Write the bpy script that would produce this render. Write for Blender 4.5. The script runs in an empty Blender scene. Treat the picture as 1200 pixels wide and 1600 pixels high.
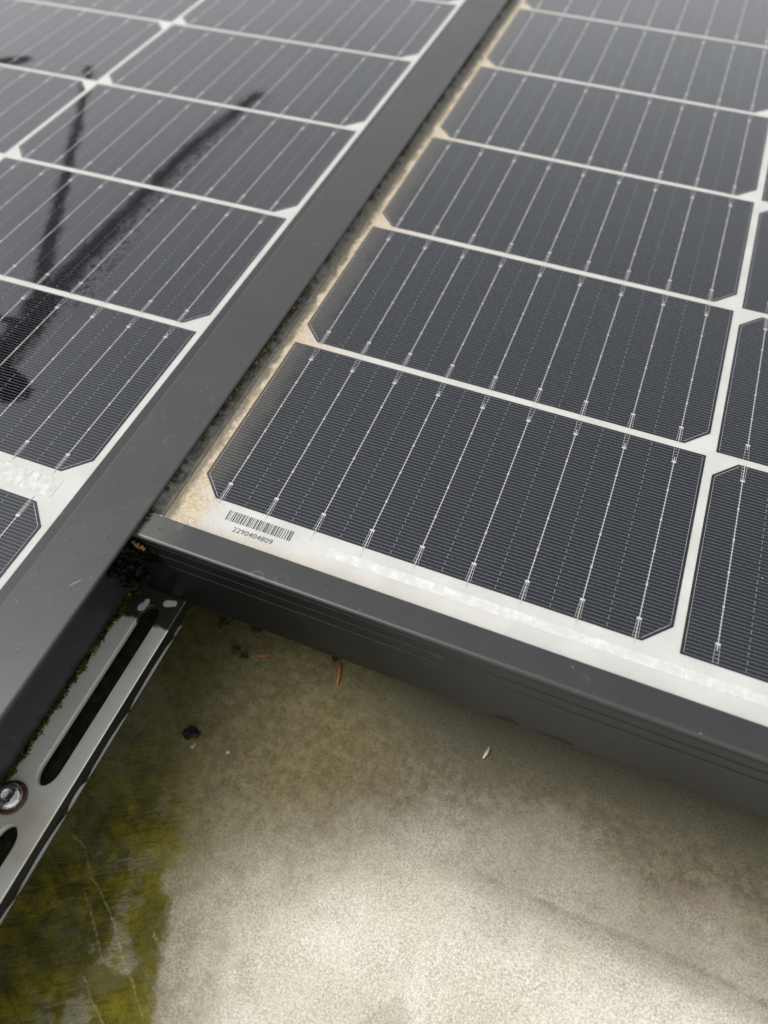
import bpy, bmesh, math, random
from mathutils import Vector, Matrix, noise as mnoise
random.seed(7)
SC = bpy.context.scene
COL = SC.collection
R = math.radians
mm = 0.001
# ------------------------------------------------------------------ camera
cam_d = bpy.data.cameras.new("camera"); cam = bpy.data.objects.new("camera", cam_d); COL.objects.link(cam)
cam_d.sensor_fit = 'VERTICAL'; cam_d.sensor_height = 36.0; cam_d.lens = 1159.92 / 1600 * 36.0
cam_d.clip_start = 0.005; cam_d.clip_end = 200
cm = Matrix(((0.9297697, -0.2997327, 0.2137489), (0.3681242, 0.7626138, -0.531888), (-0.0035837, 0.5732195, 0.819394))).to_4x4()
cm.translation = Vector((0.120712, -0.120944, 0.210692))
cam.matrix_world = cm
cam_d.dof.use_dof = True; cam_d.dof.focus_distance = 0.262; cam_d.dof.aperture_fstop = 7.6
SC.camera = cam
# ------------------------------------------------------------------ sky, sun, exposure
SUN_EL, SUN_AZ = 62, 240        # azimuth clockwise from +Y: to the left of the photographer, veiled by cloud
world = bpy.data.worlds.new("World"); SC.world = world; world.use_nodes = True
wn = world.node_tree.nodes; wl = world.node_tree.links; wn.clear()
sky = wn.new('ShaderNodeTexSky'); sky.sky_type = 'NISHITA'; sky.sun_disc = False
sky.sun_elevation = R(SUN_EL); sky.sun_rotation = R(SUN_AZ); sky.dust_density = 4.0; sky.air_density = 1.0
hs = wn.new('ShaderNodeHueSaturation'); hs.inputs['Saturation'].default_value = 0.06
bg = wn.new('ShaderNodeBackground'); bg.inputs['Strength'].default_value = 0.15
wo = wn.new('ShaderNodeOutputWorld')
# cloud cover: brighter low down than overhead
tc = wn.new('ShaderNodeTexCoord'); sx_ = wn.new('ShaderNodeSeparateXYZ'); mr = wn.new('ShaderNodeMapRange'); mu = wn.new('ShaderNodeVectorMath'); mu.operation = 'SCALE'
mr.interpolation_type = 'SMOOTHSTEP'; mr.inputs['From Min'].default_value = 0.18; mr.inputs['From Max'].default_value = 0.66
mr.inputs['To Min'].default_value = 2.1; mr.inputs['To Max'].default_value = 0.82
wl.new(tc.outputs['Generated'], sx_.inputs[0]); wl.new(sx_.outputs[2], mr.inputs['Value'])
wl.new(sky.outputs[0], hs.inputs['Color']); wl.new(hs.outputs[0], mu.inputs[0]); wl.new(mr.outputs[0], mu.inputs['Scale']); wl.new(mu.outputs[0], bg.inputs[0]); wl.new(bg.outputs[0], wo.inputs[0])
sd = bpy.data.lights.new("sun", 'SUN'); sun = bpy.data.objects.new("sun", sd); COL.objects.link(sun)
sd.energy = 1.45; sd.angle = R(30); sd.color = (1.0, 0.965, 0.90)
a, e = R(SUN_AZ), R(SUN_EL)
sdir = Vector((math.sin(a) * math.cos(e), math.cos(a) * math.cos(e), math.sin(e)))
sun.rotation_euler = sdir.to_track_quat('Z', 'Y').to_euler()
SC.view_settings.view_transform = 'Standard'; SC.view_settings.look = 'None'
SC.view_settings.exposure = 0.20; SC.view_settings.gamma = 1.0
try: SC.view_settings.use_curve_mapping = False
except Exception: pass
SC.cycles.max_bounces = 8; SC.cycles.sample_clamp_indirect = 4.0

# ------------------------------------------------------------------ node helper
class NT:
    def __init__(s, name):
        s.m = bpy.data.materials.new(name); s.m.use_nodes = True
        s.t = s.m.node_tree; s.n = s.t.nodes; s.l = s.t.links
        s.b = s.n['Principled BSDF']
    def put(s, sock, v):
        if isinstance(v, bpy.types.NodeSocket): s.l.new(v, sock)
        elif isinstance(v, (tuple, list)) and sock.type == 'RGBA' and len(v) == 3: sock.default_value = (*v, 1)
        else: sock.default_value = v
    def set(s, **k):
        for key, v in k.items(): s.put(s.b.inputs[key.replace('_', ' ')], v)
        return s
    def M(s, op, a, b=None, c=None, clamp=False):
        n = s.n.new('ShaderNodeMath'); n.operation = op; n.use_clamp = clamp
        s.put(n.inputs[0], a)
        if b is not None: s.put(n.inputs[1], b)
        if c is not None: s.put(n.inputs[2], c)
        return n.outputs[0]
    def ss(s, v, lo, hi):
        """smooth 0..1 as v goes lo..hi (either order)"""
        n = s.n.new('ShaderNodeMapRange'); n.interpolation_type = 'SMOOTHSTEP'
        inv = lo > hi
        if inv: lo, hi = hi, lo
        s.put(n.inputs['Value'], v); n.inputs['From Min'].default_value = lo; n.inputs['From Max'].default_value = hi
        n.inputs['To Min'].default_value = 1.0 if inv else 0.0; n.inputs['To Max'].default_value = 0.0 if inv else 1.0
        return n.outputs[0]
    def mix(s, f, a, b):
        n = s.n.new('ShaderNodeMix'); n.data_type = 'RGBA'
        s.put(n.inputs[0], f); s.put(n.inputs[6], a); s.put(n.inputs[7], b)
        return n.outputs[2]
    def pos(s, obj=None):
        """metres in the frame of obj (or of the object itself)"""
        n = s.n.new('ShaderNodeTexCoord')
        if obj is not None: n.object = obj
        return n.outputs['Object']
    def xyz(s, v):
        n = s.n.new('ShaderNodeSeparateXYZ'); s.l.new(v, n.inputs[0]); return n.outputs
    def map(s, v, sc=(1, 1, 1), rot=(0, 0, 0), loc=(0, 0, 0)):
        n = s.n.new('ShaderNodeMapping'); s.l.new(v, n.inputs[0])
        n.inputs['Scale'].default_value = sc; n.inputs['Rotation'].default_value = rot; n.inputs['Location'].default_value = loc
        return n.outputs[0]
    def noise(s, v, scale, detail=4, rough=0.55, dist=0.0):
        n = s.n.new('ShaderNodeTexNoise'); s.l.new(v, n.inputs['Vector'])
        n.inputs['Scale'].default_value = scale; n.inputs['Detail'].default_value = detail
        n.inputs['Roughness'].default_value = rough; n.inputs['Distortion'].default_value = dist
        return n.outputs['Fac']
    def vor(s, v, scale, feature='F1'):
        n = s.n.new('ShaderNodeTexVoronoi'); s.l.new(v, n.inputs['Vector']); n.feature = feature
        n.inputs['Scale'].default_value = scale
        return n.outputs['Distance']
    def bump(s, h, strength=0.5, dist=0.0005):
        n = s.n.new('ShaderNodeBump'); n.inputs['Strength'].default_value = strength; n.inputs['Distance'].default_value = dist
        s.l.new(h, n.inputs['Height']); s.l.new(n.outputs[0], s.b.inputs['Normal']); return s
    def seg(s, x, y, A, B, r, soft):
        """1 inside distance r of the segment A-B (metres), fading over soft"""
        ax, ay = A; bx, by = B; dx, dy = bx - ax, by - ay; L2 = dx * dx + dy * dy + 1e-12
        px = s.M('SUBTRACT', x, ax); py = s.M('SUBTRACT', y, ay)
        t = s.M('DIVIDE', s.M('ADD', s.M('MULTIPLY', px, dx), s.M('MULTIPLY', py, dy)), L2, clamp=True)
        ex = s.M('SUBTRACT', px, s.M('MULTIPLY', t, dx)); ey = s.M('SUBTRACT', py, s.M('MULTIPLY', t, dy))
        d = s.M('SQRT', s.M('ADD', s.M('MULTIPLY', ex, ex), s.M('MULTIPLY', ey, ey)))
        return s.ss(d, r + soft, r - soft)
    def poly(s, x, y, pts, rs, soft):
        out = None
        for (A, B), r in zip(zip(pts, pts[1:]), rs):
            m = s.seg(x, y, A, B, r, soft)
            out = m if out is None else s.M('MAXIMUM', out, m)
        return out

# ------------------------------------------------------------------ mesh helpers
def link(name, me, mat=None, parent=None, loc=None, smooth=False):
    o = bpy.data.objects.new(name, me); COL.objects.link(o)
    if mat is not None and not me.materials: me.materials.append(mat)
    if parent is not None: o.parent = parent
    if loc is not None: o.location = loc
    if smooth:
        for p in me.polygons: p.use_smooth = True
    return o
def bm_mesh(bm, name):
    bmesh.ops.recalc_face_normals(bm, faces=bm.faces[:])
    me = bpy.data.meshes.new(name); bm.to_mesh(me); bm.free(); return me
def abox(bm, x0, y0, z0, x1, y1, z1):
    v = [bm.verts.new((x, y, z)) for z in (z0, z1) for x, y in ((x0, y0), (x1, y0), (x1, y1), (x0, y1))]
    for f in ((3, 2, 1, 0), (4, 5, 6, 7), (0, 1, 5, 4), (1, 2, 6, 5), (2, 3, 7, 6), (3, 0, 4, 7)):
        bm.faces.new([v[i] for i in f])
def strip(bm, A, B, w, z0, z1):
    """a thin bar from A to B (xy), width w, from z0 up to z1"""
    A, B = Vector(A), Vector(B); d = (B - A).normalized(); n = Vector((-d.y, d.x)) * w / 2
    q = [A - n, B - n, B + n, A + n]
    lo = [bm.verts.new((p.x, p.y, z0)) for p in q]; hi = [bm.verts.new((p.x, p.y, z1)) for p in q]
    bm.faces.new(hi)
    for i in range(4): bm.faces.new((lo[i], lo[(i + 1) % 4], hi[(i + 1) % 4], hi[i]))
def extrude_profile(prof, axis, a0, a1, name, ends=True):
    """prof: closed list of (u, z); axis 'x': u is y, runs a0..a1 along x; axis 'y': u is x"""
    bm = bmesh.new()
    P = (lambda u, z, t: (t, u, z)) if axis == 'x' else (lambda u, z, t: (u, t, z))
    A = [bm.verts.new(P(u, z, a0)) for u, z in prof]; B = [bm.verts.new(P(u, z, a1)) for u, z in prof]
    n = len(prof)
    for i in range(n): bm.faces.new((A[i], A[(i + 1) % n], B[(i + 1) % n], B[i]))
    if ends: bm.faces.new(A); bm.faces.new(B[::-1])
    return bm_mesh(bm, name)
def thing(name, label, cat, loc=(0, 0, 0), group=None):
    o = bpy.data.objects.new(name, None); COL.objects.link(o); o.location = loc; o.empty_display_size = 0.02
    o['label'] = label; o['category'] = cat
    if group: o['group'] = group
    return o
def tag(o, label, cat, group=None, kind=None):
    o['label'] = label; o['category'] = cat
    if group: o['group'] = group
    if kind: o['kind'] = kind
    return o

W, H, GX, GY, CH = .166, .082355, .003138, .0031914, .0083
# ------------------------------------------------------------------ GROUND
g = NT("weathered_concrete")
P = g.pos(); X, Y, Z = g.xyz(P)[:3]
big = g.noise(P, 22, 5, .6); mid = g.noise(P, 120, 5, .6); fine = g.noise(P, 900, 4, .7); grain = g.noise(P, 2600, 2, .6)
soft_v = g.noise(P, 38, 3, .5)
col = g.mix(g.ss(soft_v, .35, .65), (.68, .635, .52), (.79, .75, .65))
col = g.mix(g.M('MULTIPLY', g.ss(mid, .36, .66), .18), col, (.52, .485, .40))
g1 = g.noise(P, 1250, 4, .75); g2 = g.noise(P, 2900, 3, .7)
col = g.mix(g.M('MULTIPLY', g.ss(g1, .62, .34), g.M('ADD', .05, g.M('MULTIPLY', g.ss(g.noise(P, 75, 4, .6), .35, .65), .40))), col, (.36, .32, .235))
col = g.mix(g.M('MULTIPLY', g.ss(g2, .44, .76), g.M('ADD', .25, g.M('MULTIPLY', g.ss(g.noise(P, 50, 3, .6), .35, .65), .40))), col, (.92, .89, .80))
col = g.mix(g.M('MULTIPLY', g.ss(g.noise(P, 2000, 2, .5), .63, .70), g.M('MULTIPLY', g.ss(mid, .38, .56), .75)), col, (.12, .10, .07))
col = g.mix(g.M('MULTIPLY', g.ss(g.vor(P, 130), .075, .05), g.ss(g.noise(P, 66, 2, .5), .52, .6)), col, (.90, .87, .76))
# moist growth along the drip edge, with the panels' shade painted in
w1 = g.M('ADD', Y, g.M('MULTIPLY', g.M('SUBTRACT', big, .5), .05))
xl = g.M('MULTIPLY', g.ss(X, .13, .03), .030)
damp_shade = g.ss(g.M('ADD', w1, xl), -.096, -.030)
damp_shade_c = g.mix(g.ss(g.noise(P, 260, 5, .7), .35, .65), (.060, .053, .026), (.165, .140, .085))
damp_shade_c = g.mix(g.M('MULTIPLY', g.ss(g.noise(P, 60, 5, .65), .46, .66), .8), damp_shade_c, (.125, .092, .062))
damp_shade_c = g.mix(g.ss(g.M('ADD', Y, g.M('MULTIPLY', g.M('SUBTRACT', mid, .5), .02)), -.046, -.016), damp_shade_c, (.040, .036, .016))  # deepest shade beside the panels, put into the colour
col = g.mix(g.M('MULTIPLY', damp_shade, .93), col, damp_shade_c)
# panel's shadow edge painted on the ground, with a faint seam stain
wob = g.M('MULTIPLY', g.M('SUBTRACT', g.noise(P, 18, 3, .5), .5), .006)
yl = g.M('ADD', g.M('ADD', Y, wob), g.M('MULTIPLY', X, .02))
beyond = g.ss(yl, -.072, -.0655)
col = g.mix(g.M('MULTIPLY', g.M('MULTIPLY', beyond, g.ss(X, .10, .15)), g.M('MULTIPLY', .58, g.M('SUBTRACT', 1, damp_shade))), col, (.20, .18, .14))
line = g.M('MULTIPLY', g.ss(g.M('ABSOLUTE', g.M('ADD', yl, .0625)), .0022, .0002), g.ss(X, .11, .145))
col = g.mix(g.M('MULTIPLY', line, g.M('MULTIPLY', g.ss(mid, .3, .6), .40)), col, (.14, .12, .085))
# algae sheet on the left, ragged right edge
edge = g.M('ADD', X, g.M('MULTIPLY', g.M('SUBTRACT', g.noise(P, 38, 6, .7), .5), .030))
lim = g.M('SUBTRACT', .051, g.M('MULTIPLY', g.M('ADD', Y, .150), .44))
dist = g.M('SUBTRACT', lim, edge)
alg = g.mix(g.ss(Y, -.085, -.110), g.ss(dist, -.020, .012), g.ss(dist, -.0030, .0024))
soft = g.ss(g.M('ADD', g.M('ADD', dist, g.M('MULTIPLY', g.M('SUBTRACT', mid, .5), .03)), g.M('MULTIPLY', g.ss(Y, -.124, -.030), .078)), -.042, .016)
str_v = g.map(P, (1, 1, 1), (0, 0, R(38)))
streak = g.noise(g.map(str_v, (35, 700, 35)), 1, 3, .6, .4)
streak2 = g.noise(g.map(g.map(P, (1, 1, 1), (0, 0, R(30))), (28, 330, 28)), 1, 2, .5, .5)
algc = g.mix(g.ss(g.noise(P, 95, 5, .65), .34, .66), (.050, .048, .002), (.175, .155, .004))
algc = g.mix(g.ss(X, .060, .012), (.250, .215, .006), algc)
algc = g.mix(g.M('MULTIPLY', g.ss(streak2, .60, .72), .5), algc, (.018, .022, .006))
algc = g.mix(g.M('MULTIPLY', g.ss(streak, .66, .76), .55), algc, (.33, .30, .20))
brush = g.noise(g.map(g.map(P, (1, 1, 1), (0, 0, R(-32))), (130, 900, 130)), 1, 4, .65, .3)
algc = g.mix(g.M('MULTIPLY', g.ss(brush, .50, .70), .55), algc, (.24, .215, .035))
algc = g.mix(g.M('MULTIPLY', g.ss(brush, .46, .30), .7), algc, (.022, .026, .004))
algc = g.mix(g.M('MULTIPLY', g.ss(g.noise(g.map(P, loc=(5, 2, 0)), 30, 5, .65), .56, .40), .65), algc, (.060, .058, .008))
algc = g.mix(g.M('MULTIPLY', g.ss(g.noise(P, 45, 4, .6), .54, .66), .35), algc, (.19, .18, .12))
algc = g.mix(g.M('MULTIPLY', g.ss(fine, .60, .72), .45), algc, (.26, .24, .11))
WX = g.M('ADD', X, g.M('MULTIPLY', g.M('SUBTRACT', g.noise(P, 60, 3, .6), .5), .006)); WY = g.M('ADD', Y, g.M('MULTIPLY', g.M('SUBTRACT', g.noise(g.map(P, loc=(2, 1, 0)), 60, 3, .6), .5), .006))
for pts, r in ((((-.0107, -.1073), (.0071, -.1189), (.0268, -.1326), (.0448, -.147)), .00035), (((.0189, -.1457), (.0331, -.1535)), .0003), (((.035, -.1252), (.0471, -.1326)), .0006), (((.004, -.1225), (.022, -.1375)), .0002)):
    algc = g.mix(g.M('MULTIPLY', g.poly(WX, WY, pts, [r] * 3, .0004), g.ss(fine, .36, .60)), algc, (.27, .25, .12))
col = g.mix(g.M('MULTIPLY', soft, g.M('SUBTRACT', .90, g.M('MULTIPLY', damp_shade, .30))), col, g.mix(g.ss(g.noise(P, 300, 5, .7), .3, .7), (.085, .072, .020), (.215, .185, .080)))
fade = g.ss(Y, -.055, -.100)
col = g.mix(g.M('MULTIPLY', alg, g.M('ADD', g.M('MULTIPLY', fade, .50), .46)), col, algc)
# pale worn patch at the bottom edge
patch = g.ss(g.M('ADD', g.M('ADD', g.M('MULTIPLY', g.M('ABSOLUTE', g.M('SUBTRACT', X, .122)), 1), g.M('MULTIPLY', g.M('ABSOLUTE', g.M('ADD', Y, .138)), 1)), g.M('MULTIPLY', big, .03)), .040, .036)
col = g.mix(g.M('MULTIPLY', patch, .22), col, (.18, .15, .11))
# grit and pores over everything
gr = g.M('ADD', g.M('ADD', .76, g.M('MULTIPLY', g.ss(g1, .36, .64), .27)), g.M('MULTIPLY', g.ss(g2, .35, .70), .13))
gr = g.M('MULTIPLY', gr, g.M('SUBTRACT', 1, g.M('MULTIPLY', g.M('MULTIPLY', g.ss(g.noise(P, 1700, 2, .5), .63, .69), g.ss(g.noise(P, 90, 3, .6), .42, .6)), .45)))
vm = g.n.new('ShaderNodeVectorMath'); vm.operation = 'SCALE'; g.l.new(col, vm.inputs[0]); g.l.new(gr, vm.inputs['Scale']); col = vm.outputs[0]
wet = g.M('MULTIPLY', g.ss(dist, -.02, .02), g.ss(g.noise(P, 60, 4, .6), .50, .60))
g.set(Base_Color=col, Roughness=g.M('SUBTRACT', .92, g.M('MULTIPLY', wet, .60)), Specular_IOR_Level=g.M('ADD', .25, g.M('MULTIPLY', wet, .35)))
hgt = g.M('ADD', g.M('MULTIPLY', g1, 1.3), g.M('ADD', g.M('MULTIPLY', mid, .9), g.M('MULTIPLY', grain, .35)))
hgt = g.M('MULTIPLY', hgt, g.M('SUBTRACT', 1, g.M('MULTIPLY', wet, .7)))
hgt = g.M('ADD', hgt, g.M('MULTIPLY', g.M('MULTIPLY', brush, alg), .8))
g.bump(hgt, .6, .0005)
bm = bmesh.new(); GZ = -.085
v = [bm.verts.new(p) for p in ((-15, -15, GZ), (15, -15, GZ), (15, 15, GZ), (-15, 15, GZ))]; bm.faces.new(v)
ground = link("ground", bm_mesh(bm, "ground"), g.m); ground['kind'] = 'structure'; ground['label'] = 'worn beige concrete with olive algae spreading from the mounting rail'

# ------------------------------------------------------------------ panel roots
right = thing("solar_panel", "solar panel with a printed barcode and sandy dirt along one border, its corner over concrete", "solar panel")
left = thing("solar_panel", "solar panel with black wet streaks and a wide crinkled foil strip across its white border", "solar panel")
left.location = (-.0407754, -.0103038, .00076154)
LR = Matrix(((0.9997569, 0.001415, -0.0220031), (-0.0013914, 0.9999984, 0.0010862), (0.0220046, -0.0010553, 0.9997573)))
left.rotation_euler = LR.to_euler()

# ------------------------------------------------------------------ cell materials
def cell_mat(name, root, side):
    c = NT(name); P = c.pos(root); X, Y, Z = c.xyz(P)[:3]
    veil = c.noise(P, 14, 4, .6)
    base = c.mix(c.ss(c.noise(P, 5, 2, .5), .35, .65), (.0085, .0112, .0165), (.0115, .0145, .0200))
    oi = c.n.new('ShaderNodeObjectInfo'); rv = oi.outputs['Random']
    base = c.mix(c.M('MULTIPLY', rv, .5), base, (.0075, .0105, .0175))
    dust = c.M('MULTIPLY', c.ss(c.noise(P, 1400, 2, .5), .40, .75), .035)
    base = c.mix(dust, base, (.30, .29, .26))
    speck = c.ss(c.vor(P, 75), .020, .014)
    base = c.mix(c.M('MULTIPLY', speck, .7), base, (.5, .5, .46))
    if side == 'R':
        lim = c.M('ADD', .0125, c.M('MULTIPLY', c.M('SUBTRACT', c.noise(P, 60, 5, .7), .5), .030))
        d = c.ss(c.M('DIVIDE', X, lim), 1.0, 0.05)
        d = c.M('MULTIPLY', d, c.M('ADD', .35, c.M('MULTIPLY', c.noise(P, 700, 3, .7), .5)))
        d = c.M('MULTIPLY', d, .62)
        base = c.mix(d, base, (.165, .145, .115))
        film_w = .20; spec = c.M('SUBTRACT', .42, c.M('MULTIPLY', d, .3))
        c.set(Coat_Weight=c.M('SUBTRACT', 1.0, d), Coat_Roughness=c.M('ADD', .10, c.M('MULTIPLY', veil, .14)), Specular_IOR_Level=.1)
    else:
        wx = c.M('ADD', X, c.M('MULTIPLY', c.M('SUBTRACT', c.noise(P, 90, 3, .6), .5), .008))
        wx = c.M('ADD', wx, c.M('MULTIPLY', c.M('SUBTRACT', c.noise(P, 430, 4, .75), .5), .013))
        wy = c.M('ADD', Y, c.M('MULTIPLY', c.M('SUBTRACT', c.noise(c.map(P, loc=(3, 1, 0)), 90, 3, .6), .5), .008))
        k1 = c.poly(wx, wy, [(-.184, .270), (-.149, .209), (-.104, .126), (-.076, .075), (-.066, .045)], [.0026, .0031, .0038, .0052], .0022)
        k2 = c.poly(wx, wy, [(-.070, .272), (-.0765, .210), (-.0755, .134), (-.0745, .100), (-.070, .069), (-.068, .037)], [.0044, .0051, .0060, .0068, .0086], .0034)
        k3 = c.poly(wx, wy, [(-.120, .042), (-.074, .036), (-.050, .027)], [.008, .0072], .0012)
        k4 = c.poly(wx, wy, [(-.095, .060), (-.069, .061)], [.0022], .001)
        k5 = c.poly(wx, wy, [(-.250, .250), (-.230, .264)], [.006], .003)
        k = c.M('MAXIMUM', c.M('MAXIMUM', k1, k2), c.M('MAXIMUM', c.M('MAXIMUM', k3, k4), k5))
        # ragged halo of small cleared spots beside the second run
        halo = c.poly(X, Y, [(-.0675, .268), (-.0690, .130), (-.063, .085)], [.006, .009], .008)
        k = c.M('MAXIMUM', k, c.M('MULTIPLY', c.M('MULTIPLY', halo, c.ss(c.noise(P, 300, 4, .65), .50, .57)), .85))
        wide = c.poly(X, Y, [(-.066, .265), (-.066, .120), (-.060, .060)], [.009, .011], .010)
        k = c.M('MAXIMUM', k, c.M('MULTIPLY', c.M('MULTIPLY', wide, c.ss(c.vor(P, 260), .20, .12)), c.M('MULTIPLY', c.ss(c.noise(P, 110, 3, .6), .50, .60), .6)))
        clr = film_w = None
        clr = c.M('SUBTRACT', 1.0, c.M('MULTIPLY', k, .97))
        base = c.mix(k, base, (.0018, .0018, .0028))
        film = c.M('MULTIPLY', c.ss(c.noise(P, 9, 3, .5), .25, .75), .05)
        base = c.mix(c.M('MULTIPLY', film, clr), base, (.22, .22, .22))
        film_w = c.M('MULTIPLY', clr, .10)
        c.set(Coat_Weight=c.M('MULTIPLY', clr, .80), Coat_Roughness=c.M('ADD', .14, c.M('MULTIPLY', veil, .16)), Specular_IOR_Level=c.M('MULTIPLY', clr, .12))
    c.set(Base_Color=base, Roughness=.45, Coat_IOR=1.55, Sheen_Weight=film_w, Sheen_Roughness=.35, Sheen_Tint=(.9, .97, 1.0))
    return c.m
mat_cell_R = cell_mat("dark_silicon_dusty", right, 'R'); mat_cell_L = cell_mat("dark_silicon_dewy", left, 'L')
mat_silver = NT("silver_print").set(Base_Color=(.62, .62, .60), Metallic=.35, Roughness=.35, Coat_Weight=.8, Coat_Roughness=.12).m
mat_finger = NT("silver_finger").set(Base_Color=(.30, .31, .34), Metallic=.2, Roughness=.4, Coat_Weight=.35, Coat_Roughness=.12).m
# ------------------------------------------------------------------ cell mesh (flipped by a half turn for the other columns)
def cell_outline(c=CH, i=0.0):
    return [(i, c + i * .41), (c + i * .41, i), (W - c - i * .41, i), (W - i, c + i * .41), (W - i, H - i), (i, H - i)]
def make_cell_mesh():
    bm = bmesh.new()
    z0, z1 = -.00038, -.00010
    lo = [bm.verts.new((x, y, z0)) for x, y in cell_outline()]; hi = [bm.verts.new((x, y, z1)) for x, y in cell_outline()]
    bm.faces.new(hi); bm.faces.new(lo[::-1])
    for i in range(6): bm.faces.new((lo[i], lo[(i + 1) % 6], hi[(i + 1) % 6], hi[i]))
    return bm_mesh(bm, "cell")
BUS = [.0105 + .018125 * i for i in range(9)]
def make_grid_mesh():
    bm = bmesh.new(); z0 = -.00010; zf = -.00009; zw = -.00002; zp = 0.0
    def xl(y):
        return .001 if y > CH else .0012 + (CH - y) * 1.0 if y < CH else .001
    y = .0009
    n = 60; pitch = (H - .0018) / (n - 1)
    for i in range(n):
        yy = y + i * pitch
        strip(bm, (xl(yy), yy), (W - xl(yy), yy), .000072, z0, zf)
    nf = len(bm.faces)
    for x in (.001, W - .001): strip(bm, (x, CH + .0006), (x, H - .0009), .00008, z0, zf + .000004)
    strip(bm, (.001, CH + .0004), (CH + .0004, .0009), .00012, z0, zf + .000004)
    strip(bm, (W - .001, CH + .0004), (W - CH - .0004, .0009), .00012, z0, zf + .000004)
    # dashes between the wires
    for k in range(8):
        x = (BUS[k] + BUS[k + 1]) / 2
        for i in range(0, n - 1, 2):
            strip(bm, (x, y + i * pitch), (x, y + (i + 1) * pitch), .000065, z0, zf + .000006)
    # wires, forks and solder pads
    for b in BUS:
        strip(bm, (b, -.0014), (b, .0772), .00024, z0, zw)
        for s in (-1, 1):
            strip(bm, (b + s * .00062, .0071), (b + s * .00085, .0004), .00010, z0, zf + .000008)
            strip(bm, (b + s * .00062, H - .0071), (b + s * .00085, H - .0004), .00010, z0, zf + .000008)
        for py in (.0073, H - .0073): abox(bm, b - .0008, py - .00035, z0, b + .0008, py + .00035, zw + .00001)
        for py in (.0205, .0341, .0477, .0613): abox(bm, b - .00035, py - .00026, z0, b + .00035, py + .00026, zw + .00001)
        for i in range(n):      # solder bleeding a hair along each finger
            yy = y + i * pitch
            strip(bm, (b - .00045, yy), (b + .00045, yy), .00012, z0, zf + .00001)
    me = bm_mesh(bm, "contact_grid")
    me.materials.append(mat_silver); me.materials.append(mat_finger)
    for p in me.polygons:
        if p.index < nf: p.material_index = 1
    return me
cell_me = make_cell_mesh(); grid_me = make_grid_mesh()
cell_R = cell_me; cell_R.materials.append(mat_cell_R)
cell_L = cell_me.copy(); cell_L.materials.clear(); cell_L.materials.append(mat_cell_L)
def put_cell(root, me, x0, y0, flip):
    o = link("cell", me, parent=root)
    o.location = (x0 + W, y0 + H, 0) if flip else (x0, y0, 0)
    if flip: o.rotation_euler = (0, 0, math.pi)
    link("contact_grid", grid_me, parent=o)
for c in range(6):
    for r in range(12): put_cell(right, cell_R, c * (W + GX), r * (H + GY), c % 2 == 1)
GR = .0144237
for c in range(6):
    x0 = -(c + 1) * (W + GX) + GX
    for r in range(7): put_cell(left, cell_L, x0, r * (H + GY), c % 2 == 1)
    for r in range(5): put_cell(left, cell_L, x0, -GR - H - r * (H + GY), c % 2 == 0)

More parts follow.
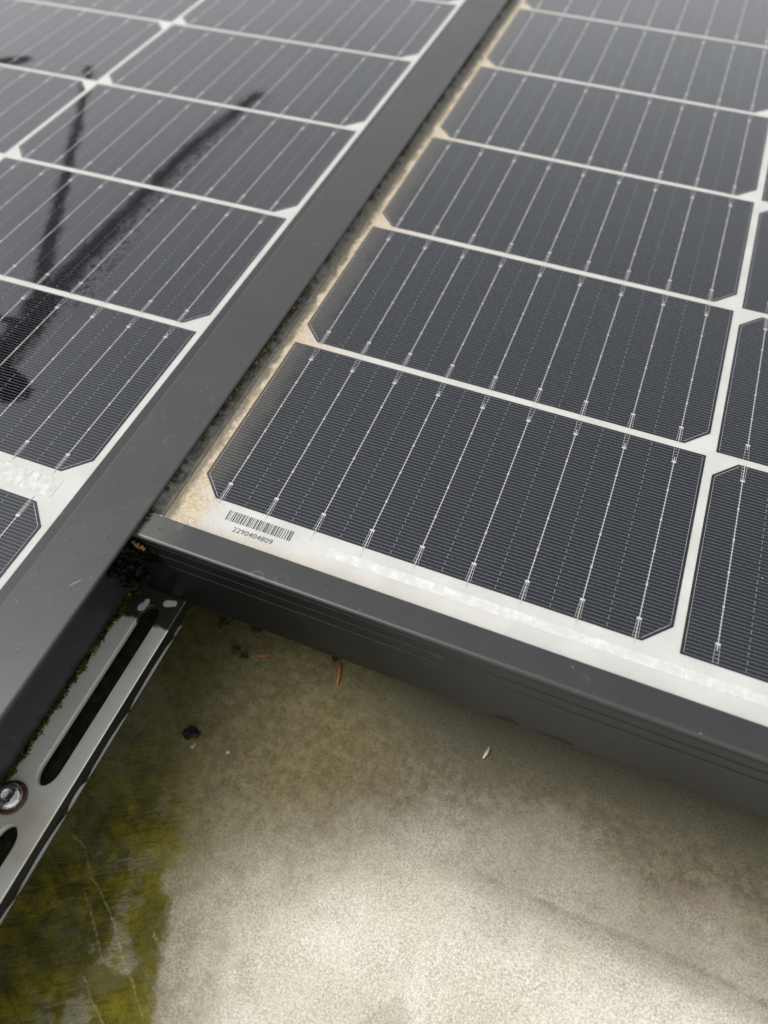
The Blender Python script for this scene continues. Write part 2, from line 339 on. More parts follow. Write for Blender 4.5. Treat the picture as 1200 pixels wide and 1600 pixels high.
# ------------------------------------------------------------------ backsheets
def sheet_mat(name, root, dirty):
    s = NT(name); P = s.pos(root); X, Y, Z = s.xyz(P)[:3]
    col = s.mix(s.ss(s.noise(P, 60, 4, .6), .35, .7), (.50, .50, .478), (.565, .565, .54))
    specks = s.M('MULTIPLY', s.ss(s.noise(P, 1100, 2, .5), .67, .72), .35)
    col = s.mix(specks, col, (.42, .37, .28))
    if dirty:
        n1 = s.noise(P, 150, 5, .65); n2 = s.noise(P, 900, 4, .7)
        # fine biscuit coloured silt: strongest by the left edge, reaching right in the corner
        reach = s.M('ADD', .004, s.M('MULTIPLY', s.ss(Y, .004, -.012), .010))
        d = s.ss(s.M('ADD', X, s.M('MULTIPLY', s.M('SUBTRACT', n1, .5), .010)), .016, .002)
        dy = s.ss(s.M('ADD', Y, s.M('MULTIPLY', s.M('SUBTRACT', n1, .5), .006)), -.0085, -.0145)
        d2 = s.M('MULTIPLY', s.M('MULTIPLY', dy, s.ss(X, .15, .01)), .55)
        gap = s.M('MULTIPLY', s.M('MULTIPLY', s.ss(X, .035, .0), s.ss(Y, .0, .004)), .8)
        d = s.M('MAXIMUM', s.M('MULTIPLY', d, s.ss(Y, .002, -.001)), s.M('MAXIMUM', d2, s.M('MAXIMUM', gap, s.ss(X, .006, .0005))))
        silt = s.mix(s.ss(n2, .35, .65), (.40, .32, .21), (.60, .50, .36))
        col = s.mix(s.M('MULTIPLY', d, s.M('ADD', .55, s.M('MULTIPLY', n1, .7)), clamp=True), col, silt)
        # small dark curled flecks
        fl = s.M('MULTIPLY', s.ss(s.noise(P, 620, 2, .5, 2.5), .635, .68), s.ss(s.noise(P, 170, 3, .5), .42, .56))
        col = s.mix(s.M('MULTIPLY', s.M('MULTIPLY', fl, s.ss(X, .022, .004)), .8), col, (.13, .075, .03))
        # mud piled against the side frame
        mud = s.ss(s.M('ADD', X, s.M('MULTIPLY', s.M('SUBTRACT', s.noise(P, 140, 6, .7), .5), .009)), -.0012, -.0034)
        mud = s.M('MULTIPLY', mud, s.M('ADD', .7, s.M('MULTIPLY', s.ss(Y, .02, .10), .25)))
        col = s.mix(mud, col, s.mix(s.ss(s.noise(P, 500, 4, .7), .35, .65), (.070, .066, .052), (.125, .115, .088)))
        halo = s.ss(s.noise(P, 75, 5, .7), .40, .62)
        rag = s.M('ADD', X, s.M('MULTIPLY', s.M('SUBTRACT', s.noise(P, 110, 5, .7), .5), .010))
        col = s.mix(s.M('MULTIPLY', halo, s.M('MULTIPLY', s.ss(rag, .0005, -.0035), .8)), col, (.17, .135, .075))
    else:
        n1 = s.noise(P, 150, 5, .65)
        d = s.ss(s.M('ADD', X, s.M('MULTIPLY', s.M('SUBTRACT', n1, .5), .002)), .0022, .0042)
        col = s.mix(s.M('MULTIPLY', d, .5), col, (.62, .50, .36))
    s.set(Base_Color=col, Roughness=.55, Coat_Weight=.6, Coat_Roughness=.15, Specular_IOR_Level=.2)
    return s.m
def slab(name, x0, y0, x1, y1, z0, z1, mat, parent):
    bm = bmesh.new(); abox(bm, x0, y0, z0, x1, y1, z1); return link(name, bm_mesh(bm, name), mat, parent)
RX1 = 6 * (W + GX) - GX; RY1 = 12 * (H + GY) - GY
slab("backsheet", -.0070, -.0165, RX1 + .0170, RY1 + .0165, -.005, -.0003, sheet_mat("backsheet_silted", right, True), right)
LX0 = -(6 * (W + GX) - GX); LY0 = -GR - 5 * (H + GY) + GY; LY1 = 7 * (H + GY) - GY
slab("backsheet", LX0 - .0065, LY0 - .0165, .0065, LY1 + .0165, -.005, -.0003, sheet_mat("backsheet_clean", left, False), left)

# foil ribbons
def ribbon_mat(name, k):
    s = NT(name); P = s.pos()
    n = s.noise(s.map(P, (1, .35, 1), (0, 0, R(20))), 160 if k else 420, 3, .5, 1.2)
    col = s.mix(s.ss(s.noise(P, 300, 4, .6), .4, .7), (.62, .62, .60), (.76, .76, .74))
    s.set(Base_Color=col, Metallic=.45 if k else .15, Roughness=.26 if k else .32, Coat_Weight=.5, Coat_Roughness=.15)
    s.bump(n, .9 if k else .35, .0008 if k else .0004); return s.m
rm, rmL = ribbon_mat("foil_flat", False), ribbon_mat("foil_crinkled", True)
for c in range(3):
    slab("bus_ribbon", .0544 if c == 0 else c * .5 * .234 + .0544 + .0002, -.0078, .0544 + .117 * (c + 1) if c < 2 else 1.0, -.0042, -.00035, -.00022, rm, right)
for c in range(3):
    slab("bus_ribbon", -.0048 - .338 * (c + 1) + .012, -.0112, -.0048 - .338 * c, -.0034, -.00035, -.00020, rmL, left)
mat_tail = NT("wire_under_sheet").set(Base_Color=(.50, .50, .48), Roughness=.5, Coat_Weight=.5).m
bm = bmesh.new(); abox(bm, -.00012, -.0026, -.0004, .00012, 0, -.00024); tail_me = bm_mesh(bm, "wire_tail"); tail_me.materials.append(mat_tail)
for c in range(2):
    for b in BUS: link("wire_tail", tail_me, parent=right, loc=(c * (W + GX) + b, -.0015, 0))
for b in BUS[4:]:
    link("wire_tail", tail_me, parent=left, loc=(-W + b, -.0007, 0)); link("wire_tail", tail_me, parent=left, loc=(-W + b, -.01165, 0))

# ------------------------------------------------------------------ barcode and serial number
mat_ink = NT("printed_ink").set(Base_Color=(.035, .035, .045), Roughness=.5, Coat_Weight=.4).m
pat = {18: "223211", 25: "321122", 16: "123122", 20: "221231", 24: "311222", 104: "211214", 86: "231113", 106: "2331112"}
seq = [104, 18, 18, 25, 16, 20, 16, 20, 24, 16, 25, 86, 106]
widths = "".join(pat[k] for k in seq); tot = sum(int(ch) for ch in widths)
bm = bmesh.new(); x = .0157; u = .0247 / tot
for i, ch in enumerate(widths):
    w = int(ch) * u
    if i % 2 == 0: abox(bm, x, -.0069, -.0004, x + w * .92, -.0028, -.00026)
    x += w
link("barcode", bm_mesh(bm, "barcode"), mat_ink, right)
def text_mesh(txt, size, name):
    c = bpy.data.curves.new(name, 'FONT'); c.body = txt; c.size = size; c.extrude = .00006; c.space_character = 1.02; c.resolution_u = 3
    o = bpy.data.objects.new(name, c); COL.objects.link(o)
    bpy.context.view_layer.update()
    me = bpy.data.meshes.new_from_object(o.evaluated_get(bpy.context.evaluated_depsgraph_get()))
    bpy.data.objects.remove(o); return me
tm = text_mesh("2290404809", .0028, "serial_number")
xs = [v.co.x for v in tm.vertices]; ys = [v.co.y for v in tm.vertices]
sx = .0149 / (max(xs) - min(xs)); sy = .0019 / (max(ys) - min(ys)); mx, my = min(xs), min(ys)
for v in tm.vertices: v.co.x = (v.co.x - mx) * sx + .0203; v.co.y = (v.co.y - my) * sy - .0104
link("serial_number", tm, mat_ink, right).location.z = -.00030

# ------------------------------------------------------------------ frames
def frame_mat(name, root, muddy=False, wall=False):
    s = NT(name); P = s.pos(root); X, Y, Z = s.xyz(P)[:3]
    n = s.noise(P, 30, 4, .6); f = s.noise(P, 1600, 3, .6)
    col = s.mix(n, (.020, .021, .023), (.028, .029, .031))
    col = s.mix(s.M('MULTIPLY', s.ss(s.vor(P, 190), .06, .035), s.ss(s.noise(P, 90, 2, .5), .5, .6)), col, (.22, .21, .19))
    rg = s.M('MULTIPLY', s.M('MULTIPLY', s.ss(s.vor(P, 95), .20, .24), s.ss(s.vor(P, 95), .30, .26)), s.ss(s.noise(P, 40, 3, .6), .5, .62))
    col = s.mix(s.M('MULTIPLY', rg, .25), col, (.16, .155, .14))
    rough = s.M('ADD', .28, s.M('MULTIPLY', s.noise(P, 70, 5, .7), .20))
    spec = .70
    if muddy:
        m = s.ss(s.noise(P, 240, 5, .65), .30, .60)
        mudc = s.mix(s.ss(s.noise(P, 500, 4, .7), .35, .65), (.070, .066, .052), (.125, .115, .088))
        m = s.M('ADD', .55, s.M('MULTIPLY', m, .45))
        col = s.mix(s.M('MULTIPLY', m, .85), col, mudc); rough = s.M('ADD', rough, s.M('MULTIPLY', m, .3))
    if wall:
        # green-brown film low down towards the rail corner
        gm = s.M('MULTIPLY', s.M('MULTIPLY', s.ss(X, .020, -.012), s.ss(s.noise(P, 120, 5, .7), .40, .65)), s.ss(Z, -.002, -.006))
        col = s.mix(s.M('MULTIPLY', gm, .8), col, (.030, .030, .012))
        cx = s.M('MULTIPLY', s.ss(X, .012, -.010), s.ss(Z, -.001, .001))
        col = s.mix(s.M('MULTIPLY', cx, .6), col, (.12, .115, .09))
    if wall:
        # outer face's shade and dark reflection painted in, weaker to the right
        wv = s.M('ADD', X, s.M('MULTIPLY', s.M('SUBTRACT', s.noise(P, 45, 4, .6), .5), .05))
        face_shade = s.M('MULTIPLY', s.M('ADD', s.M('MULTIPLY', s.ss(wv, .125, .020), .36), .64), s.ss(Z, .0008, -.0004))
        col = s.mix(s.M('MULTIPLY', face_shade, .92), col, (.007, .007, .007)); spec = s.M('SUBTRACT', .8, s.M('MULTIPLY', face_shade, .70))
    s.set(Base_Color=col, Roughness=rough, Specular_IOR_Level=spec)
    s.bump(f, .10, .00006); return s.m
fm_bottom = frame_mat("frame_satin_black", right, wall=True); fm_side = frame_mat("frame_muddy", right, muddy=True); fm_left = frame_mat("frame_left_black", left)
ZT, ZB = .0015, -.0397
def arc(cx, cz, r, a0, a1, n=4): return [(cx + r * math.cos(R(a0 + (a1 - a0) * i / n)), cz + r * math.sin(R(a0 + (a1 - a0) * i / n))) for i in range(n + 1)]
def groove(y, z): return [(y, z + .00045), (y + .0006, z + .0003), (y + .0006, z - .0003), (y, z - .00045)]
prof = [(-.0145, -.0002), (-.0145, .0011)] + arc(-.0149, .0011, .0004, 0, 90, 3) + arc(-.0235, ZT - .0010, .0010, 90, 180, 5)
prof += [(-.0245, -.0010), (-.02405, -.0014), (-.02405, -.0019), (-.0245, -.0023)] + groove(-.0245, -.0072) + groove(-.0245, -.0133)
prof += [(-.0245, ZB + .0004), (-.0241, ZB), (-.006, ZB), (-.006, ZB + .002), (-.022, ZB + .002), (-.022, -.0055), (-.0145, -.0055)]
link("frame_rail", extrude_profile(prof, 'x', -.0155, RX1 + .0245, "frame_rail"), fm_bottom, right)
def side_prof(xi, xo):    # inner lip edge xi, outer face xo
    s = 1 if xo > xi else -1
    return [(xi, -.0002), (xi, .0011), (xi + s * .0004, ZT), (xo - s * .0008, ZT), (xo, ZT - .0008), (xo, ZB + .0004), (xo - s * .0004, ZB), (xi, ZB), (xi, ZB + .002), (xo - s * .0025, ZB + .002), (xo - s * .0025, -.0055), (xi, -.0055)]
link("frame_rail", extrude_profile([(-.0045, -.0002), (-.0048, .0000), (-.0147, .0002), (-.0155, -.0006), (-.0155, ZB + .0004), (-.0151, ZB), (-.0045, ZB), (-.0045, ZB + .002), (-.0130, ZB + .002), (-.0130, -.0055), (-.0045, -.0055)], 'y', -.01440, RY1 + .0144, "frame_rail"), fm_side, right)
link("frame_rail", extrude_profile(side_prof(RX1 + .0145, RX1 + .0245), 'y', -.01440, RY1 + .0144, "frame_rail"), fm_side, right)
link("frame_rail", extrude_profile(side_prof(RY1 + .0145, RY1 + .0245), 'x', -.0155, RX1 + .0245, "frame_rail"), fm_bottom, right)
link("frame_rail", extrude_profile(side_prof(.0039, .0190), 'y', LY0 - .0144, LY1 + .0144, "frame_rail"), fm_left, left)
link("frame_rail", extrude_profile(side_prof(LX0 - .0039, LX0 - .0190), 'y', LY0 - .0144, LY1 + .0144, "frame_rail"), fm_left, left)
for s_, yy in ((-1, LY0), (1, LY1)):
    link("frame_rail", extrude_profile(side_prof(yy + s_ * .0145, yy + s_ * .0245), 'x', LX0 - .019, .019, "frame_rail"), fm_left, left)

# black chips at the lower edge of the frame's face, and a chalky seam in the frame corner
chip_m = NT("bare_black_chip").set(Base_Color=(.004, .004, .004), Roughness=.25, Specular_IOR_Level=.3).m
for ci, (xa, xb, zt) in enumerate(((.0564, .0634, -.0362), (.1224, .1312, -.0364), (.1372, .1500, -.0376))):
    bm = bmesh.new(); rr = random.Random(ci + 3); n = 14; up = []; dn = []
    for i in range(n + 1):
        t = i / n; xx = xa + (xb - xa) * t; hgt_ = (zt - ZB - .0006) * (math.sin(math.pi * t) ** .6) * rr.uniform(.55, 1.1)
        up.append((xx, -.02465, ZB + .0006 + hgt_)); dn.append((xx, -.02465, ZB + .0004))
    U = [bm.verts.new(q) for q in up]; D = [bm.verts.new(q) for q in dn]; U2 = [bm.verts.new((q[0], -.0244, q[2])) for q in up]
    for i in range(n):
        bm.faces.new((D[i], D[i + 1], U[i + 1], U[i])); bm.faces.new((U[i], U[i + 1], U2[i + 1], U2[i]))
    link("paint_chip", bm_mesh(bm, "paint_chip"), chip_m, right)
chalk = NT("chalky_residue").set(Base_Color=(.50, .49, .44), Roughness=.8).m
bm = bmesh.new(); rr = random.Random(2); xx = -.0094
while xx < -.0035:
    L = rr.uniform(.0004, .0013); w_ = rr.uniform(.00008, .00022); yy = -.01455 + rr.uniform(-.0001, .0001)
    abox(bm, xx, yy - w_, .0003, xx + L, yy + w_, .0012 + rr.uniform(0, .0001)); xx += L + rr.uniform(0, .0004)
link("chalk_seam", bm_mesh(bm, "chalk_seam"), chalk, right)

# ------------------------------------------------------------------ cover strip over the joint
cs = NT("painted_cover_strip"); P = cs.pos(); n = cs.noise(P, 25, 4, .6)
col = cs.mix(n, (.030, .031, .032), (.040, .041, .042))
sc1 = cs.M('MULTIPLY', cs.ss(cs.noise(cs.map(cs.map(P, (1, 1, 1), (0, 0, R(-55))), (60, 1500, 60)), 1, 2, .5), .73, .76), cs.ss(cs.xyz(P)[1], -.02, -.05))
col = cs.mix(cs.M('MULTIPLY', sc1, .6), col, (.40, .40, .38))
col = cs.mix(cs.M('MULTIPLY', cs.ss(cs.vor(P, 120), .045, .03), .6), col, (.3, .29, .27))
rg = cs.M('MULTIPLY', cs.M('MULTIPLY', cs.ss(cs.vor(P, 80), .20, .24), cs.ss(cs.vor(P, 80), .30, .26)), cs.ss(cs.noise(P, 35, 3, .6), .5, .62))
col = cs.mix(cs.M('MULTIPLY', rg, .18), col, (.14, .14, .13))
col = cs.mix(cs.M('MULTIPLY', cs.ss(cs.noise(P, 1100, 3, .6), .60, .72), .14), col, (.30, .29, .26))
cs.set(Base_Color=col, Roughness=cs.M('ADD', .27, cs.M('MULTIPLY', cs.noise(P, 60, 5, .7), .22)), Specular_IOR_Level=.80)
cs.bump(cs.noise(P, 1500, 3, .6), .08, .00006)
cp = [(-.0320, .0026), (-.0320, .0034)] + arc(-.0313, .0033, .0007, 180, 90, 3) + arc(-.0093, .0033, .0007, 90, 0, 3) + [(-.0086, .0026)]
cover = link("cover_strip", extrude_profile(cp, 'y', -.40, 1.02, "cover_strip"), cs.m)
tag(cover, "long flat dark grey metal strip covering the joint between the two solar panels", "cover strip")

# ------------------------------------------------------------------ slotted mounting rail
rail = thing("mounting_rail", "wet galvanised slotted rail running under the panel corner beside the concrete", "mounting rail", (-.0103, -.1, GZ))
rmn = NT("wet_galvanised"); P = rmn.pos(); n = rmn.noise(P, 160, 5, .6); n2 = rmn.noise(P, 30, 3, .5)
col = rmn.mix(n, (.66, .66, .61), (.78, .78, .72)); col = rmn.mix(rmn.ss(n2, .5, .75), col, (.56, .51, .38))
lx = rmn.xyz(P)[0]
ly = rmn.xyz(P)[1]
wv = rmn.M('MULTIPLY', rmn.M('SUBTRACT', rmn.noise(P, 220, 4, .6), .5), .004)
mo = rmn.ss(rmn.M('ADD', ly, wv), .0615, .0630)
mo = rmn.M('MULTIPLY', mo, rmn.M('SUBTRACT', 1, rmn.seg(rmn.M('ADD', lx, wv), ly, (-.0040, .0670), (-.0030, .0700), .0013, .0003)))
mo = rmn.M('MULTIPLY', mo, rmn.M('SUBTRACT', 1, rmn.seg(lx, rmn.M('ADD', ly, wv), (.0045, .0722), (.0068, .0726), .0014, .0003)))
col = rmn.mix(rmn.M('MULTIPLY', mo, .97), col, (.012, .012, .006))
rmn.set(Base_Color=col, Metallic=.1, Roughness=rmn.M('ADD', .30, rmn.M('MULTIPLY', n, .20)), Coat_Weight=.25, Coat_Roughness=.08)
rmn.bump(rmn.noise(P, 700, 3, .6), .12, .0001)
def slotted_plate():
    cu = bpy.data.curves.new("plate", 'CURVE'); cu.dimensions = '2D'; cu.fill_mode = 'BOTH'; cu.extrude = .0012; cu.bevel_depth = .0003; cu.bevel_resolution = 1
    def spl(pts):
        s = cu.splines.new('POLY'); s.points.add(len(pts) - 1)
        for q, (x, y) in zip(s.points, pts): q.co = (x, y, 0, 1)
        s.use_cyclic_u = True
    y0, y1 = -.42, 1.10
    spl([(-.01035, y0), (.01035, y0), (.01035, y1), (-.01035, y1)])
    k = -2
    while True:
        a = -.0015 + .0844 * k; b = a + .0715; k += 1
        if a < y0 + .005: continue
        if b > y1 - .005: break
        r = .0039; cx = .0008; E = .0062; pts = []
        for i in range(13):
            t = math.pi + math.pi * i / 12; pts.append((cx + r * math.cos(t), a + E + E * math.sin(t)))
        for i in range(13):
            t = math.pi * i / 12; pts.append((cx + r * math.cos(t), b - E + E * math.sin(t)))
        spl(pts)
    o = bpy.data.objects.new("plate", cu); COL.objects.link(o); bpy.context.view_layer.update()
    me = bpy.data.meshes.new_from_object(o.evaluated_get(bpy.context.evaluated_depsgraph_get()))
    bpy.data.objects.remove(o); return me
RT = .045    # rail top above the ground
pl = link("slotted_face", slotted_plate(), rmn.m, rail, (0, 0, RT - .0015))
gk = NT('slot_shade_dark'); P = gk.pos(); gk.set(Base_Color=gk.mix(gk.ss(gk.noise(P, 300, 5, .7), .4, .7), (.010, .010, .004), (.050, .048, .018)), Roughness=.55, Specular_IOR_Level=.3); gk.bump(gk.noise(P, 500, 4, .7), .8, .0008)
bm = bmesh.new(); abox(bm, -.0098, -.41, RT - .0110, .0098, 1.09, RT - .0075); link('slot_shade_sheet', bm_mesh(bm, 'slot_shade_sheet'), gk.m, rail)  # dark sheet added inside the rail to deepen the shade in the slots
mat_side = NT("shaded_zinc").set(Base_Color=(.012, .012, .010), Roughness=.4, Specular_IOR_Level=.2).m  # near-black colour stands for the shade on the rail's vertical edge
sp = [(.0104, RT - .0003)] + [(.0107, RT - .0006), (.0112, RT - .0038), (.0110, RT - .0046), (.0100, RT - .0046), (.0100, RT - .0003)]
link("side_edge", extrude_profile(sp, 'y', -.42, 1.10, "side_edge"), mat_side, rail)
sp = [(-.0104, RT - .0003), (-.0110, RT - .001), (-.0112, .0), (-.0100, .0), (-.0100, RT - .0003)]
link("web", extrude_profile(sp, 'y', -.42, 1.10, "web"), rmn.m, rail)
lipm = NT("wet_rail_lip"); lipm.set(Base_Color=(.30, .31, .31), Metallic=.5, Roughness=.12, Coat_Weight=1, Coat_Roughness=.03)
# the out-turned lower lip: broken into wet patches by grime, so its edge wanders
bm = bmesh.new(); rnd = random.Random(3); y = -.30
while y < .064:
    L = rnd.uniform(.006, .030); y2 = min(y + L, .068); w = rnd.uniform(.0006, .0011)
    n = 7; top = []; 
    for i in range(n + 1):
        t = i / n; yy = y + (y2 - y) * t; bul = math.sin(math.pi * t) ** .35
        top.append((yy, w * bul * rnd.uniform(.85, 1.1)))
    for (ya, wa), (yb, wb) in zip(top, top[1:]):
        q = [(.0122 - wa, ya, RT - .0045), (.0122, ya, RT - .0048), (.0122, yb, RT - .0048), (.0122 - wb, yb, RT - .0045)]
        vs = [bm.verts.new(p) for p in q]
        try: bm.faces.new(vs)
        except Exception: pass
    y = y2 + rnd.uniform(.0002, .0012)
bmesh.ops.remove_doubles(bm, verts=bm.verts[:], dist=1e-6)
ex = bmesh.ops.extrude_face_region(bm, geom=bm.faces[:])
for v in [q for q in ex['geom'] if isinstance(q, bmesh.types.BMVert)]: v.co.z -= .0004
link("lower_lip", bm_mesh(bm, "lower_lip"), lipm.m, rail)

# ------------------------------------------------------------------ bolt in the rail
def lathe(prof, n, name, jit=0):
    bm = bmesh.new(); rings = []
    for r, z in prof:
        rings.append([bm.verts.new((r * math.cos(2 * math.pi * i / n), r * math.sin(2 * math.pi * i / n), z)) for i in range(n)] if r > 1e-9 else [bm.verts.new((0, 0, z))])
    for a, b in zip(rings, rings[1:]):
        for i in range(n):
            if len(a) == 1: bm.faces.new((a[0], b[i], b[(i + 1) % n]))
            elif len(b) == 1: bm.faces.new((a[i], b[0], a[(i + 1) % n]))
            else: bm.faces.new((a[i], a[(i + 1) % n], b[(i + 1) % n], b[i]))
    return bm_mesh(bm, name)
bolt = thing("bolt", "shiny round-headed bolt on a rusty washer in the slotted rail", "bolt", (-.0157, -.1080, -.040))
sh = NT("polished_steel"); P = sh.pos(); sh.set(Base_Color=(.62, .62, .63), Metallic=1.0, Roughness=.10); sh.bump(sh.noise(P, 420, 3, .6, 1.5), .55, .0005)
link("head", lathe([(.0042, .0008), (.0043, .0018), (.0040, .0026), (.0033, .0034), (.0022, .0039), (.0018, .0039), (.0016, .0022), (0, .0022)], 28, "head"), sh.m, bolt, smooth=True)
ru = NT("rust"); P = ru.pos(); ru.set(Base_Color=ru.mix(ru.ss(ru.noise(P, 500, 4, .7), .35, .65), (.022, .010, .006), (.12, .042, .018)), Roughness=.45, Coat_Weight=.4); ru.bump(ru.noise(P, 900, 4, .6), .5, .0003)
link("washer", lathe([(.0044, .0003), (.0053, .0003), (.0055, .0006), (.0053, .0011), (.0042, .0013), (.0042, .0004)], 28, "washer"), ru.m, bolt, smooth=True)

# ------------------------------------------------------------------ moss, lumps and litter
def moss_mat(name, dark, light):
    m = NT(name); P = m.pos(); m.set(Base_Color=m.mix(m.ss(m.noise(P, 420, 3, .6), .4, .62), dark, light), Roughness=.75, Specular_IOR_Level=.2); return m.m
mm_green = moss_mat("moss_green", (.028, .034, .006), (.15, .15, .022)); mm_dark = moss_mat("moss_dark", (.016, .015, .010), (.055, .052, .022)); mm_bright = moss_mat("moss_bright", (.030, .038, .008), (.12, .14, .035))
mm_black = moss_mat("humus", (.006, .006, .004), (.022, .019, .010))
def fluff(bm, c, r, n, leaf, rnd, squash=.6):
    """a tuft: n small pointed leaves spread through a flattened ball"""
    for _ in range(n):
        d = Vector((rnd.gauss(0, 1), rnd.gauss(0, 1), abs(rnd.gauss(0, 1)))).normalized() * r * rnd.random() ** .5
        p = Vector(c) + Vector((d.x, d.y, d.z * squash))
        t = Vector((rnd.uniform(-1, 1), rnd.uniform(-1, 1), rnd.uniform(.1, 1))).normalized(); u = t.orthogonal().normalized()
        u = (Matrix.Rotation(rnd.uniform(0, 6.28), 3, t) @ u) * leaf * .35; l = leaf * rnd.uniform(.6, 1.4)
        q = [p, p + t * l * .5 + u, p + t * l, p + t * l * .5 - u]
        bm.faces.new([bm.verts.new(v) for v in q])
def lump(bm, c, r, rnd, squash=.6, amp=.45):
    g = bmesh.ops.create_icosphere(bm, subdivisions=2, radius=1.0); off = Vector((rnd.random() * 9, rnd.random() * 9, 0))
    for v in g['verts']:
        k = 1 + amp * mnoise.noise(v.co * 1.8 + off); v.co = Vector((v.co.x * r * k, v.co.y * r * k, v.co.z * r * k * squash)) + Vector(c)
def free(bm, name):
    me = bpy.data.meshes.new(name); bm.to_mesh(me); bm.free(); return me
rnd = random.Random(11)
# black and green moss along the cover strip's right edge
bm = bmesh.new(); y = -.022
while y < .45:
    dens = .25 + .75 * max(0, math.sin(y * 60) * .5 + math.sin(y * 23 + 1) * .5)
    if .035 < y < .115: dens = 1.3
    if rnd.random() < dens * .8:
        x = -.0084 + rnd.uniform(-.0003, .0008) ; r = rnd.uniform(.0003, .0009) * (1.4 if .04 < y < .12 else 1)
        lump(bm, (x, y, .0021), r, rnd, .8, .7); fluff(bm, (x, y, .0022), r * 1.3, 9, .0007, rnd)
    y += rnd.uniform(.0005, .0022)
tag(link("moss", free(bm, "moss"), mm_dark), "line of blackish green moss crumbs along the right edge of the cover strip", "moss", kind='stuff')
bm = bmesh.new()
for yy in (.046, .0705, .0735, .095, .205): 
    for _ in range(4): fluff(bm, (-.0080 + rnd.uniform(-.0004, .0008), yy + rnd.uniform(-.001, .001), .0021), .0008, 16, .0008, rnd)
tag(link("moss", free(bm, "moss"), mm_green), "bright green moss tufts growing in the joint beside the sandy dirt", "moss", kind='stuff')
# dried mud filling the step beside the cover strip
bm = bmesh.new(); rr = random.Random(6); secs = []; yy = -.0140
while yy < .99:
    k = lambda a, f, ph=0: a * mnoise.noise(Vector((yy * f, ph, 0)))
    secs.append([bm.verts.new(q) for q in ((-.0135, yy, .0001), (-.0100, yy, .00255), (-.0086 + k(.0003, 400, 3), yy, .00235 + k(.0003, 300, 1)), (-.0076 + k(.0007, 250, 2), yy, .00105 + k(.0004, 500, 4)), (-.0060 + k(.0012, 120, 5), yy, .00010))])
    yy += .0012 if yy < .5 else .01
for a_, b_ in zip(secs, secs[1:]):
    for i in range(4): bm.faces.new((a_[i], a_[i + 1], b_[i + 1], b_[i]))
for p in bm.faces: p.smooth = True
md = NT("dried_mud"); P = md.pos()
md.set(Base_Color=md.mix(md.ss(md.noise(P, 170, 5, .7), .45, .66), md.mix(md.ss(md.noise(P, 600, 4, .7), .35, .65), (.062, .060, .050), (.115, .108, .086)), (.022, .022, .014)), Roughness=.6)
md.bump(md.noise(P, 900, 4, .7), .5, .0002)
tag(link("mud", free(bm, "mud"), md.m), "grey olive mud packed between the cover strip and the sandy dirt of the barcode panel", "mud", kind='stuff')
# fuzzy moss along the left frame's foot on the rail
bm = bmesh.new(); y = -.150
while y < -.026:
    for _ in range(5):
        fluff(bm, (-.0212 + rnd.gauss(.0004, .0007), y + rnd.uniform(0, .0012), -.0400 + abs(rnd.gauss(0, .0007))), .0010, 12, .0009, rnd, .8)
    y += .0011
tag(link("moss", free(bm, "moss"), mm_green), "fuzzy olive moss line along the rail's left side, above the shiny bolt", "moss", kind='stuff')
# wet black humus clump in the corner
bm = bmesh.new()
for _ in range(230):
    x = rnd.uniform(-.0200, -.004); y = rnd.uniform(-.0330, -.0235) if x < -.0155 else rnd.uniform(-.0285, -.0247); z = rnd.uniform(-.030, -.004) if x < -.013 else rnd.uniform(-.012, -.006)
    r = rnd.uniform(.0004, .0017) * (1.0 if x < -.013 else .5); lump(bm, (x, y if x < -.0155 else -.0247, z), r, rnd, .5, 1.3); fluff(bm, (x, y if x < -.0155 else -.0252, z), r * 1.6, 14, .0019, rnd)
for p in bm.faces: p.smooth = False
hm = NT("wet_humus"); P = hm.pos(); hm.set(Base_Color=hm.mix(hm.ss(hm.noise(P, 300, 4, .6), .45, .7), (.005, .005, .004), (.025, .022, .010)), Roughness=.6, Specular_IOR_Level=.25)
tag(link("humus_clump", free(bm, "humus_clump"), hm.m), "wet black clump of rotting moss stuck under the barcode panel's frame corner", "moss clump")
bm = bmesh.new()
for _ in range(14): lump(bm, (-.0080 + rnd.gauss(0, .0012), -.0256, -.0040 + rnd.gauss(0, .0010)), rnd.uniform(.0003, .0007), rnd, .9, .6)
om = NT("tan_soil"); P = om.pos(); om.set(Base_Color=om.mix(om.noise(P, 600, 3, .6), (.10, .06, .02), (.34, .20, .075)), Roughness=.8)
tag(link("soil_crumb", free(bm, "soil_crumb"), om.m), "small tan crumb of soil clinging below the frame corner, on the black clump", "soil")

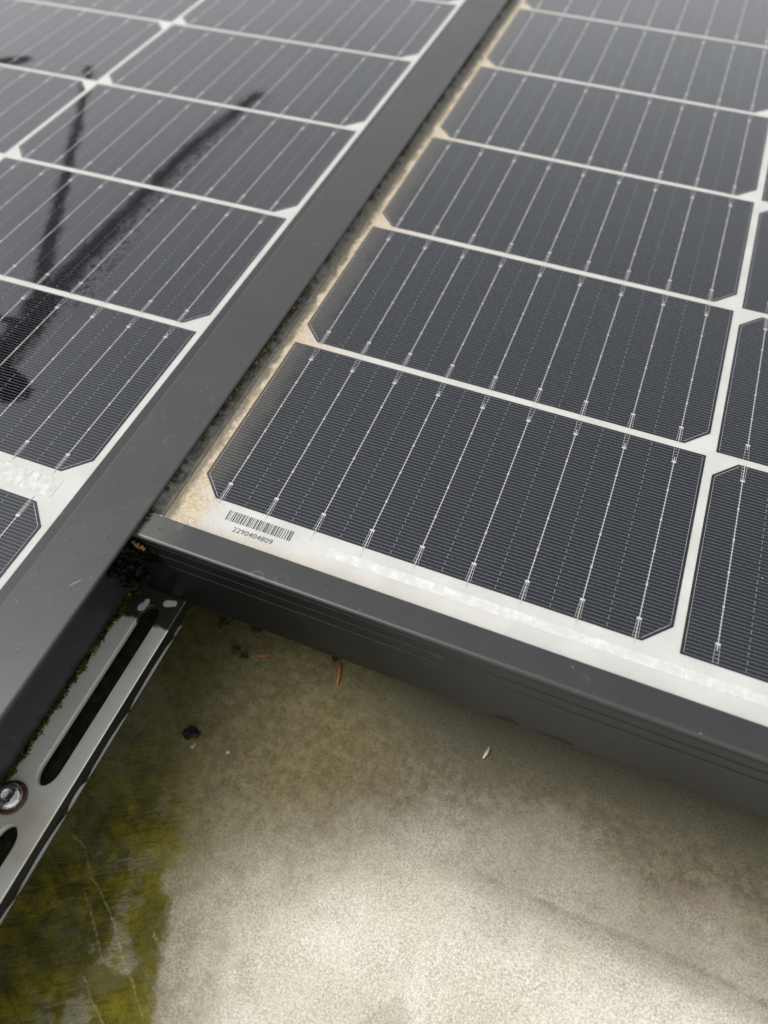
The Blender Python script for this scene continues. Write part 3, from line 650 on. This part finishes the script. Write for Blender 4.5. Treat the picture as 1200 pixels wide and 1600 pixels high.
def ground_lump(name, label, cat, x, y, r, mat, seed, squash=.7, amp=.8, group=None):
    bm = bmesh.new(); rr = random.Random(seed)
    for _ in range(7): lump(bm, (rr.gauss(0, r * .35), rr.gauss(0, r * .35), r * .35), r * rr.uniform(.35, .7), rr, squash, amp)
    o = link(name, free(bm, name), mat, None, (x, y, GZ)); return tag(o, label, cat, group)
ground_lump("debris_lump", "small black wrinkled lump lying on the olive-stained concrete right of the rail", "debris", .0116, -.0580, .0032, hm.m, 5)
pb = NT("pale_stone"); pb.set(Base_Color=(.42, .38, .28), Roughness=.7)
ground_lump("pebble", "tiny pale pebble beside the black wrinkled lump", "pebble", .0150, -.0630, .0009, pb.m, 8, .7, .3)
ground_lump("pebble", "tiny pale pebble on the concrete straight below the black lump", "pebble", .0290, -.0600, .0008, pb.m, 9, .7, .3)
def needle(name, label, cat, pts, r, mat, z=0.001):
    bm = bmesh.new(); n = 6; rings = []
    P3 = [Vector((x, y, GZ + z + k * 0)) for k, (x, y) in enumerate(pts)]
    for i, p in enumerate(P3):
        d = (P3[min(i + 1, len(P3) - 1)] - P3[max(i - 1, 0)]).normalized(); s = d.cross(Vector((0, 0, 1))); rr = r * (1 if 0 < i < len(P3) - 1 else .45)
        rings.append([bm.verts.new(p + s * math.cos(6.283 * k / n) * rr + Vector((0, 0, 1)) * math.sin(6.283 * k / n) * rr * .7) for k in range(n)])
    for a_, b_ in zip(rings, rings[1:]):
        for k in range(n): bm.faces.new((a_[k], a_[(k + 1) % n], b_[(k + 1) % n], b_[k]))
    bm.faces.new(rings[0]); bm.faces.new(rings[-1][::-1])
    return tag(link(name, bm_mesh(bm, name), mat, smooth=True), label, cat)
ng = NT("orange_needle"); ng.set(Base_Color=(.36, .10, .03), Roughness=.5)
tw = NT("pale_twig"); tw.set(Base_Color=(.52, .43, .28), Roughness=.6)
needle("leaf_stalk", "short orange-red leaf stalk on the concrete just below the barcode panel's frame", "leaf stalk", [(.0551, -.0085), (.0563, -.0118), (.0573, -.0150), (.0580, -.0184)], .0006, ng.m)
needle("leaf_stalk", "faint rusty-brown leaf stalk among green moss spots in the dark under the panel edge", "leaf stalk", [(.0205, -.0189), (.0236, -.0182), (.0265, -.0169)], .0005, ng.m)
needle("twig", "short pale twig lying alone on bare concrete below the frame's middle", "twig", [(.1247, -.0199), (.1243, -.0228), (.1235, -.0253)], .0007, tw.m)
spots = [(.0002, -.0107, .0030, 'bright green moss tuft on the concrete nearest the rail, in deep shade'), (.0147, -.0083, .0026, 'green moss tuft on the concrete between two fainter ones, under the panel edge'),
         (.0110, -.0195, .0018, 'small green moss tuft left of the rusty-brown leaf stalk'), (.0160, -.0210, .0016, 'green moss tuft touching the rusty-brown leaf stalk'),
         (.0532, -.0076, .0026, 'pale green moss tuft at the upper end of the orange leaf stalk')]
for x, y, r, lab in spots:
    bm = bmesh.new(); rr = random.Random(int(x * 1e5))
    for _ in range(5): fluff(bm, (rr.gauss(0, r * .3), rr.gauss(0, r * .3), r * .1), r * .7, 40, .0009, rr, .6)
    tag(link("moss_tuft", free(bm, "moss_tuft"), mm_bright, None, (x, y, GZ)), lab, "moss tuft", "moss tufts on the concrete below the panel edge")

# ------------------------------------------------------------------ water droplets
wt = NT("water"); wt.set(Base_Color=(1, 1, 1), Roughness=0.0, Transmission_Weight=1.0, IOR=1.33)
dome = lathe([(1.0, 0.0), (.97, .16), (.85, .34), (.6, .48), (.3, .55), (0, .57)], 20, "water_droplet"); dome.materials.append(wt.m)
for p in dome.polygons: p.use_smooth = True
import sys
def cov(px, py, z=.004):   # where a spot on the cover strip seen in the photo lies
    o = cm.translation; d = cm.to_3x3() @ Vector(((px - 600) / 1159.92, -(py - 800) / 1159.92, -1)); t = (z - o.z) / d.z; q = o + d * t; return q.x, q.y
for i, (px, py, r) in enumerate([(118, 823, .45), (110, 840, .5), (132, 843, .5), (165, 839, .5), (165, 866, .4), (82, 862, .3), (200, 787, .3), (325, 605, .45), (322, 618, .4), (326, 623, .3), (154, 789, .3), (60, 960, .3), (28, 1016, .35), (146, 800, .25), (94, 872, .25), (180, 740, .25)]):
    x, y = cov(px, py); o = link("water_droplet", dome, None, None, (x, y, .00398)); o.scale = (r * mm, r * mm * 1.1, r * mm)
    tag(o, "tiny clear water droplet sitting on the dark grey cover strip", "droplet", "water droplets on the cover strip")
x, y = cov(251, 825, .0015); o = link("water_droplet", dome, None, None, (x, y, .00148)); o.scale = (.75 * mm,) * 3
tag(o, "round water droplet on the frame lip just left of the barcode", "droplet")
x, y = cov(214, 838, .0015); o = link("water_droplet", dome, None, None, (x, y, .00148)); o.scale = (.5 * mm,) * 3
tag(o, "small water droplet on the very corner of the barcode panel's frame", "droplet")
